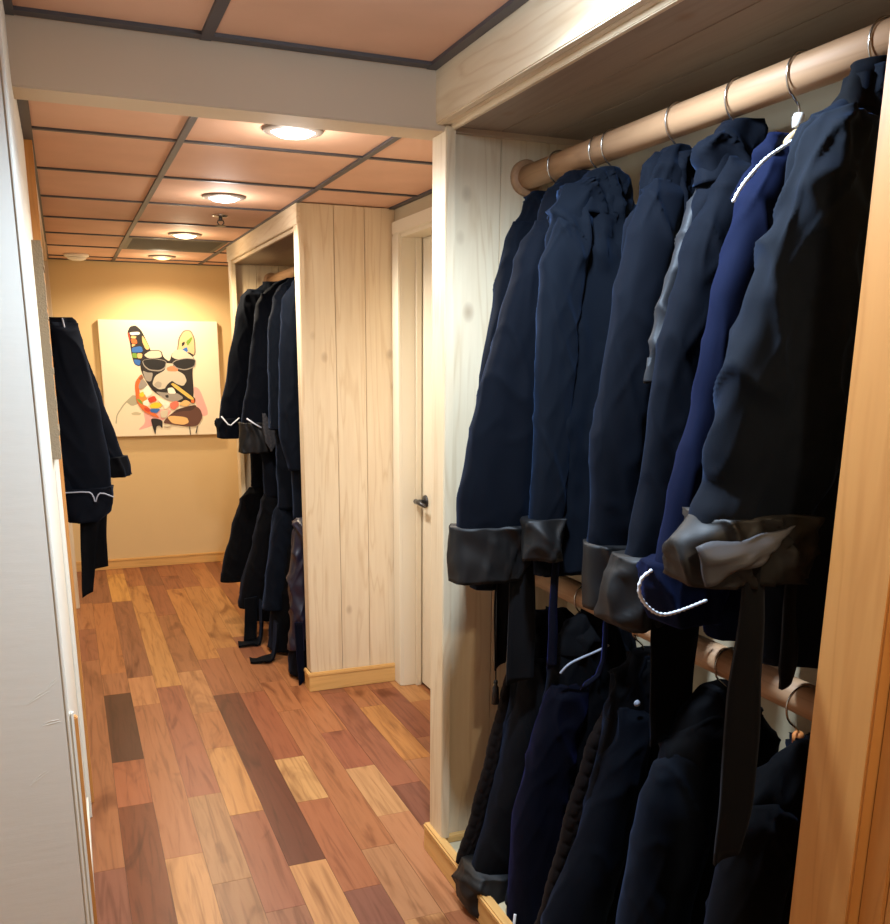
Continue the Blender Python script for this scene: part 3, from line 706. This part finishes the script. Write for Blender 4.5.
# lower tier ---------------------------------------------------------------
t, off, cu, r = robe('lower robe deepest in the right closet, quilted lapel, hem on the floor', 'robe', LO, 2.16,
    [(.86, 1.17, 1.26), (.82, 1.13, 1.30), (.70, 1.11, 1.34), (.40, 1.07, 1.36), (.10, 1.03, 1.36)],
    [(.74, 1.12, 1.24), (.655, 1.105, 1.235), (.45, 1.06, 1.20), (.25, 1.01, 1.17), (.10, .96, 1.15)], BLACKV,
    cuff=[(.13, .945, 1.13), (.08, .927, 1.12), (.03, .930, 1.10), (.008, .945, 1.07)], seed=11, sth=.07, th=.05, sy=-.035)
quilt_strip('lapel', BROWNQ, t, off, [(1.105, 1.16, 2.215, .68), (1.085, 1.14, 2.215, .6), (1.045, 1.10, 2.215, .43), (1.0, 1.06, 2.215, .25), (.95, 1.0, 2.21, .10)], .05, .018)
piping_at(r, 'piping', SATIN, cu, (0, 0, 0), .003, .01)

t, off, cu, r = robe('lower robe with thin white neck piping, third upper robe above it', 'robe', LO, 1.96,
    [(.885, 1.20, 1.33), (.85, 1.14, 1.355), (.79, 1.115, 1.365), (.71, 1.10, 1.37), (.40, 1.04, 1.37), (.10, 1.0, 1.36)],
    [(.73, 1.10, 1.22), (.70, 1.09, 1.21), (.574, 1.05, 1.18), (.323, 1.002, 1.15), (.112, .998, 1.13), (.03, 1.0, 1.12)], BLACKV, sm=INDIGOV, seed=12, sth=.045, th=.05,
    collar=[(.905, 1.19, 1.33), (.87, 1.14, 1.345), (.80, 1.12, 1.35)], colm=BLACKV)
pipe(smooth_path([(1.10, 1.905, .775), (1.115, 1.895, .80), (1.15, 1.895, .812), (1.195, 1.895, .824), (1.235, 1.90, .835)]), 'piping', GREYPIPE, t, off, .0032)
pipe(smooth_path([(1.0, 1.92, .10), (.99, 1.91, .06), (1.0, 1.90, .02), (1.05, 1.90, .02)]), 'piping', ROPE, t, off, .004)

t, off, cu, r = robe('lower robe with dark brown quilted lapel and a buttoned stand collar', 'robe', LO, 1.70,
    [(.87, 1.18, 1.27), (.83, 1.14, 1.31), (.75, 1.12, 1.35), (.40, 1.06, 1.37), (.06, 1.02, 1.37)],
    [(.76, 1.14, 1.23), (.70, 1.13, 1.225), (.614, 1.10, 1.21), (.442, 1.05, 1.18), (.21, .955, 1.12), (.05, .90, 1.08)], BLACKV, sm=NAVYV, seed=13, sth=.05, th=.05,
    collar=[(.88, 1.18, 1.28), (.80, 1.13, 1.30), (.73, 1.12, 1.31)], colm=NAVYV)
quilt_strip('lapel', BROWNQ, t, off, [(1.155, 1.215, 1.765, .745), (1.10, 1.165, 1.77, .617), (1.045, 1.11, 1.77, .412), (1.0, 1.06, 1.77, .227), (.96, 1.02, 1.77, .1)], .05, .02)
MB().lathe([(0, -.004), (.007, -.004), (.008, 0), (0, .002)], (1.16, 1.655, .778), 16, 'y').build('button', GREYPIPE, t, True, off)

t, off, cu, r = robe('lower robe with a blue-black rounded shoulder behind the long hanging sash', 'robe', LO, 1.42,
    [(.87, 1.17, 1.27), (.83, 1.13, 1.31), (.76, 1.07, 1.35), (.40, 1.03, 1.37), (.06, 1.0, 1.37)],
    [(.77, 1.08, 1.20), (.754, 1.06, 1.205), (.725, 1.036, 1.21), (.674, 1.018, 1.20), (.54, 1.002, 1.17), (.394, .983, 1.14), (.10, .96, 1.12)], BLACKV, sm=SLATEV, seed=14, sth=.055, th=.06,
    collar=[(.89, 1.17, 1.28), (.83, 1.12, 1.31), (.76, 1.09, 1.32)], colm=BLACKV)

t, off, cu, r = robe('nearest lower black robe, on the orange hanger beside the warm-tinted pine stile', 'robe', LO, 1.16,
    [(.88, 1.17, 1.26), (.85, 1.12, 1.30), (.78, 1.05, 1.34), (.40, 1.0, 1.37), (.06, .97, 1.37)],
    [(.79, 1.06, 1.16), (.74, 1.02, 1.15), (.5, .985, 1.13), (.12, .95, 1.1)], BLACKV, seed=15, sth=.05, th=.06)

# hangers ------------------------------------------------------------------
def hanger(x, y, zr, m, label, group, drop=.085, arms=True, wide=.045):
    t = empty('clothes_hanger', label, 'hanger', (x, y, zr), group)
    R = .0345; pts = [(R*math.cos(a), 0, R*math.sin(a)) for a in [math.radians(d) for d in range(-10, 181, 12)]]
    pts += [(-R, 0, -.008), (-R*.8, 0, -.028), (-R*.3, 0, -.042), (0, 0, -.052), (0, 0, -drop+.012)]
    hk = MB().tube(smooth_path(pts, 1), .0021, 8).build('hook', CHROME, t, True)
    MB().lathe([(0, -.010), (.010, -.010), (.011, .006), (.008, .012), (0, .012)], (0, 0, -drop+.004), 14).build('collar', WHITEPLASTIC if m is HANGWOOD else m, t, True)
    if arms:
        rr = []
        for i in range(25):
            u = -1+2*i/24; xx = u*wide; zz = -drop-.020-.05*abs(u)**1.5; h = .013*(1-.4*abs(u)); w = .007
            rr.append([(xx, w*math.cos(a), zz+h*math.sin(a)) for a in [2*PI*k/10 for k in range(10)]])
        MB().rings(rr).build('shoulder_bar', m, t, True)
    return t
HG = 'hangers on the upper rod of the large right closet'
for y, lab in ((2.21, 'hanger hook closest to the far rod socket of the right closet'), (2.01, 'hanger hook over the second robe from the deep end'), (1.955, 'hanger hook over the gathered collar of the third robe'),
               (1.71, 'hanger hook standing alone over the fourth robe'), (1.525, 'hanger hook over the robe with quilted lapel')):
    hanger(1.214, y, 2.022, HANGWOOD, lab, HG)
hanger(1.214, 1.365, 2.022, HANGWOOD, 'pale wooden hanger showing above the royal blue robe', HG, drop=.078, wide=.052)
hanger(1.214, 1.19, 2.022, HANGWOOD, 'hanger hook over the nearest upper robe by the stile', HG)
HL = 'hangers on the lower rod of the large right closet'
hanger(1.214, 1.985, .942, HANGORANGE, 'orange wooden hanger above the white piped lower robe', HL, drop=.075)
hanger(1.214, 1.72, .942, HANGORANGE, 'lower hanger above the brown quilted lapel', HL)
hanger(1.214, 1.42, .942, HANGORANGE, 'lower hanger behind the long hanging sash', HL)
hanger(1.19, 1.19, .942, HANGORANGE, 'orange wooden hanger beside the warm-tinted pine stile', HL, drop=.07)

# far right closet robes -----------------------------------------------------
FU = 'robes on the upper rod of the closet beside the door'
FL = 'robes on the lower rod of the closet beside the door'
t, off, cu, r = robe('farthest robe in the closet beside the door, white V piping on its cuff', 'robe', FU, 5.35,
    [(1.95, 1.10, 1.25), (1.92, 1.06, 1.29), (1.88, .99, 1.34), (1.7, .98, 1.37), (1.3, .97, 1.37), (.80, .97, 1.37)],
    [(1.905, .99, 1.10), (1.862, .95, 1.09), (1.739, .917, 1.06), (1.466, .859, 1.0), (1.217, .802, .94), (1.15, .795, .93)], NAVYV,
    cuff=[(1.20, .79, .94), (1.15, .782, .935), (1.09, .784, .915)], cm=NAVYV, seed=21, sth=.05, th=.06)
pipe([(.80, 5.26, 1.215), (.835, 5.255, 1.17), (.85, 5.255, 1.165), (.90, 5.26, 1.205)], 'piping', ROPE, cu, off, .004)
t, off, cu, r = robe('middle robe in the closet beside the door, grey quilted cuff', 'robe', FU, 4.98,
    [(1.945, 1.14, 1.27), (1.91, 1.07, 1.31), (1.85, 1.0, 1.35), (1.4, .96, 1.37), (.79, .97, 1.37)],
    [(1.86, 1.0, 1.12), (1.80, .97, 1.11), (1.727, .95, 1.10), (1.473, .912, 1.07), (1.22, .862, 1.03), (1.12, .85, 1.02)], NAVYV,
    cuff=[(1.20, .85, 1.03), (1.12, .842, 1.025), (1.04, .846, 1.01)], cm=SATIN, seed=22, sth=.05, th=.06)
pipe([(.875, 4.89, 1.225), (.91, 4.89, 1.20), (.95, 4.89, 1.175)], 'piping', ROPE, cu, off, .004)
quilt_strip('lapel', GREYSATIN, t, off, [(.955, .975, 4.88, 1.25), (.955, 1.02, 4.88, 1.17), (.965, 1.03, 4.88, 1.1), (.99, 1.0, 4.88, 1.05)], .04, .012, .02)
t, off, cu, r = robe('slate blue robe second from the bare side panel', 'robe', FU, 4.62,
    [(1.945, 1.14, 1.27), (1.91, 1.06, 1.31), (1.85, 1.0, 1.35), (1.4, .97, 1.37), (.78, .97, 1.37)],
    [(1.88, 1.02, 1.12), (1.83, .985, 1.11), (1.668, .946, 1.09), (1.4, .94, 1.08), (1.186, .936, 1.065)], SLATEV, seed=23, sth=.045, th=.055)
t, off, cu, r = robe('robe tight against the bare pine side panel of the far closet', 'robe', FU, 4.30,
    [(1.945, 1.13, 1.27), (1.90, 1.05, 1.31), (1.84, 1.0, 1.35), (1.4, .97, 1.37), (.78, .975, 1.37)],
    [(1.88, 1.01, 1.11), (1.792, .95, 1.09), (1.483, .926, 1.07), (1.182, .915, 1.05), (1.02, .955, 1.03)], SLATEV, seed=24, sth=.045, th=.06)
t, off, cu, r = robe('farthest lower robe beside the door closet, flared black skirt near end wall', 'robe', FL, 5.35,
    [(.83, 1.10, 1.28), (.78, .99, 1.34), (.5, .93, 1.36), (.16, .87, 1.36)],
    [(.80, .95, 1.06), (.73, .90, 1.04), (.551, .836, 1.02), (.35, .78, .98), (.25, .756, .94)], BLACKV, seed=31, sth=.06, th=.08)
t, off, cu, r = robe('black lower robe whose loose belts trail on the floor', 'robe', FL, 5.0,
    [(.83, 1.10, 1.28), (.78, 1.0, 1.34), (.5, .93, 1.36), (.10, .87, 1.36)],
    [(.81, .97, 1.08), (.74, .945, 1.06), (.551, .90, 1.04), (.30, .82, .98), (.18, .80, .95)], BLACKV, seed=32, sth=.07, th=.10)
sash('belt', BLACKV, t, off, [(.25, .82, .89, 4.9), (.10, .81, .88, 4.88), (.02, .80, .87, 4.86)], .01, 3)
ribbon([(.905, 4.86, .24), (.90, 4.86, .10), (.89, 4.85, .02), (.86, 4.83, .010), (.82, 4.82, .016), (.765, 4.84, .008)], .038, .005).build('belt', BLACKV, t, False, off)
t, off, cu, r = robe('slate lower robe with sleeve reaching low over the plank floor', 'robe', FL, 4.66,
    [(.83, 1.10, 1.28), (.78, 1.01, 1.34), (.5, .95, 1.36), (.02, .90, 1.36)],
    [(.82, .98, 1.09), (.74, .95, 1.08), (.616, .924, 1.07), (.40, .89, 1.03), (.25, .87, 1.0)], BLACKV, sm=SLATEV, seed=33, sth=.06, th=.12)
ribbon([(.92, 4.55, .2), (.905, 4.54, .06), (.89, 4.53, .015), (.85, 4.51, .02), (.81, 4.52, .010), (.775, 4.55, .008)], .038, .005).build('belt', BLACKV, t, False, off)
t, off, cu, r = robe('shiny purple satin lower robe against the bare pine side panel', 'robe', FL, 4.24,
    [(.83, 1.10, 1.28), (.78, 1.01, 1.34), (.5, .95, 1.36), (.02, .915, 1.36)],
    [(.80, .98, 1.09), (.72, .95, 1.08), (.481, .925, 1.06), (.379, .93, 1.05), (.15, .92, 1.03)], BLACKV, sm=PURPLE, seed=34, sth=.05, th=.10, swr=.014)
sash('belt', INDIGOV, t, off, [(.3, .93, .965, 4.16), (.1, .93, .965, 4.14), (.006, .93, .965, 4.12)], .008, 5)

# left robes -----------------------------------------------------------------
LG = 'robes hanging on the left wall closet'
t, off, cu, r = robe('front dark robe at left with thin white line across its cuff', 'robe', LG, 3.75,
    [(1.68, -.14, .05), (1.665, -.17, .064), (1.60, -.22, .070), (1.455, -.26, .088), (1.31, -.28, .10), (1.1, -.28, .10), (.93, -.26, .07)],
    [(1.66, -.04, .064), (1.60, -.04, .076), (1.455, -.05, .099), (1.309, -.06, .119), (1.16, -.065, .137), (1.05, -.055, .136)], NAVYV,
    cuff=[(1.055, -.06, .139), (1.018, -.06, .14), (.96, -.05, .125), (.925, -.03, .085)], cm=NAVYV, seed=41, sth=.055, th=.06)
pipe(smooth_path([(-.05, 3.665, 1.045), (.05, 3.660, 1.047), (.065, 3.658, 1.035), (.072, 3.658, 1.0), (.08, 3.658, 1.03), (.095, 3.660, 1.042), (.14, 3.67, 1.02)], 1), 'piping', GREYPIPE, cu, off, .0026)
pipe([(.014, 3.715, 1.675), (.022, 3.70, 1.62), (.024, 3.69, 1.56)], 'piping', GREYPIPE, t, off, .003)
sash('belt', BLACKV, t, off, [(.98, .014, .09, 3.7), (.779, .003, .056, 3.7), (.64, -.005, .036, 3.7)], .01, 1)
t, off, cu, r = robe('rear dark robe at left, its plain sleeve spreading widest', 'robe', LG, 4.03,
    [(1.67, -.14, .03), (1.62, -.18, .05), (1.5, -.22, .08), (1.2, -.25, .12), (.95, -.22, .12)],
    [(1.62, -.02, .06), (1.564, -.02, .085), (1.368, -.02, .138), (1.207, .03, .184), (1.12, .05, .205)], NAVYV,
    cuff=[(1.14, .09, .216), (1.10, .10, .223), (1.06, .10, .225)], cm=BLACKV, seed=42, sth=.05, th=.06)
sash('belt', BLACKV, t, off, [(.97, .046, .122, 3.93), (.817, .044, .108, 3.93), (.69, .026, .106, 3.93)], .01, 2)

# ------------------------------------------------------------------ world, camera, view
w = bpy.data.worlds.new('World'); bpy.context.scene.world = w; w.use_nodes = True
w.node_tree.nodes['Background'].inputs[0].default_value = (.5, .5, .52, 1); w.node_tree.nodes['Background'].inputs[1].default_value = .05

F, PX, PY, PIT, YAW, ROL = 911.215, 441.654, 584.933, -0.245957, 0.386162, 0.006837
fwd = Vector((math.sin(YAW)*math.cos(PIT), math.cos(YAW)*math.cos(PIT), math.sin(PIT)))
rt = Vector((math.cos(YAW), -math.sin(YAW), 0)); up = rt.cross(fwd)
rt2 = rt*math.cos(ROL)+up*math.sin(ROL); up2 = -rt*math.sin(ROL)+up*math.cos(ROL)
cam = bpy.data.cameras.new('camera'); co = bpy.data.objects.new('camera', cam); C.objects.link(co)
cam.sensor_fit = 'HORIZONTAL'; cam.sensor_width = 36; cam.lens = F/890*36
cam.shift_x = (445-PX)/890; cam.shift_y = (PY-462)/890
cam.clip_start = .02
co.matrix_world = Matrix(((rt2.x, up2.x, -fwd.x, 0), (rt2.y, up2.y, -fwd.y, 0), (rt2.z, up2.z, -fwd.z, 1.55), (0, 0, 0, 1)))
sc = bpy.context.scene; sc.camera = co
sc.view_settings.view_transform = 'Standard'; sc.view_settings.look = 'None'; sc.view_settings.exposure = 0; sc.view_settings.gamma = 1
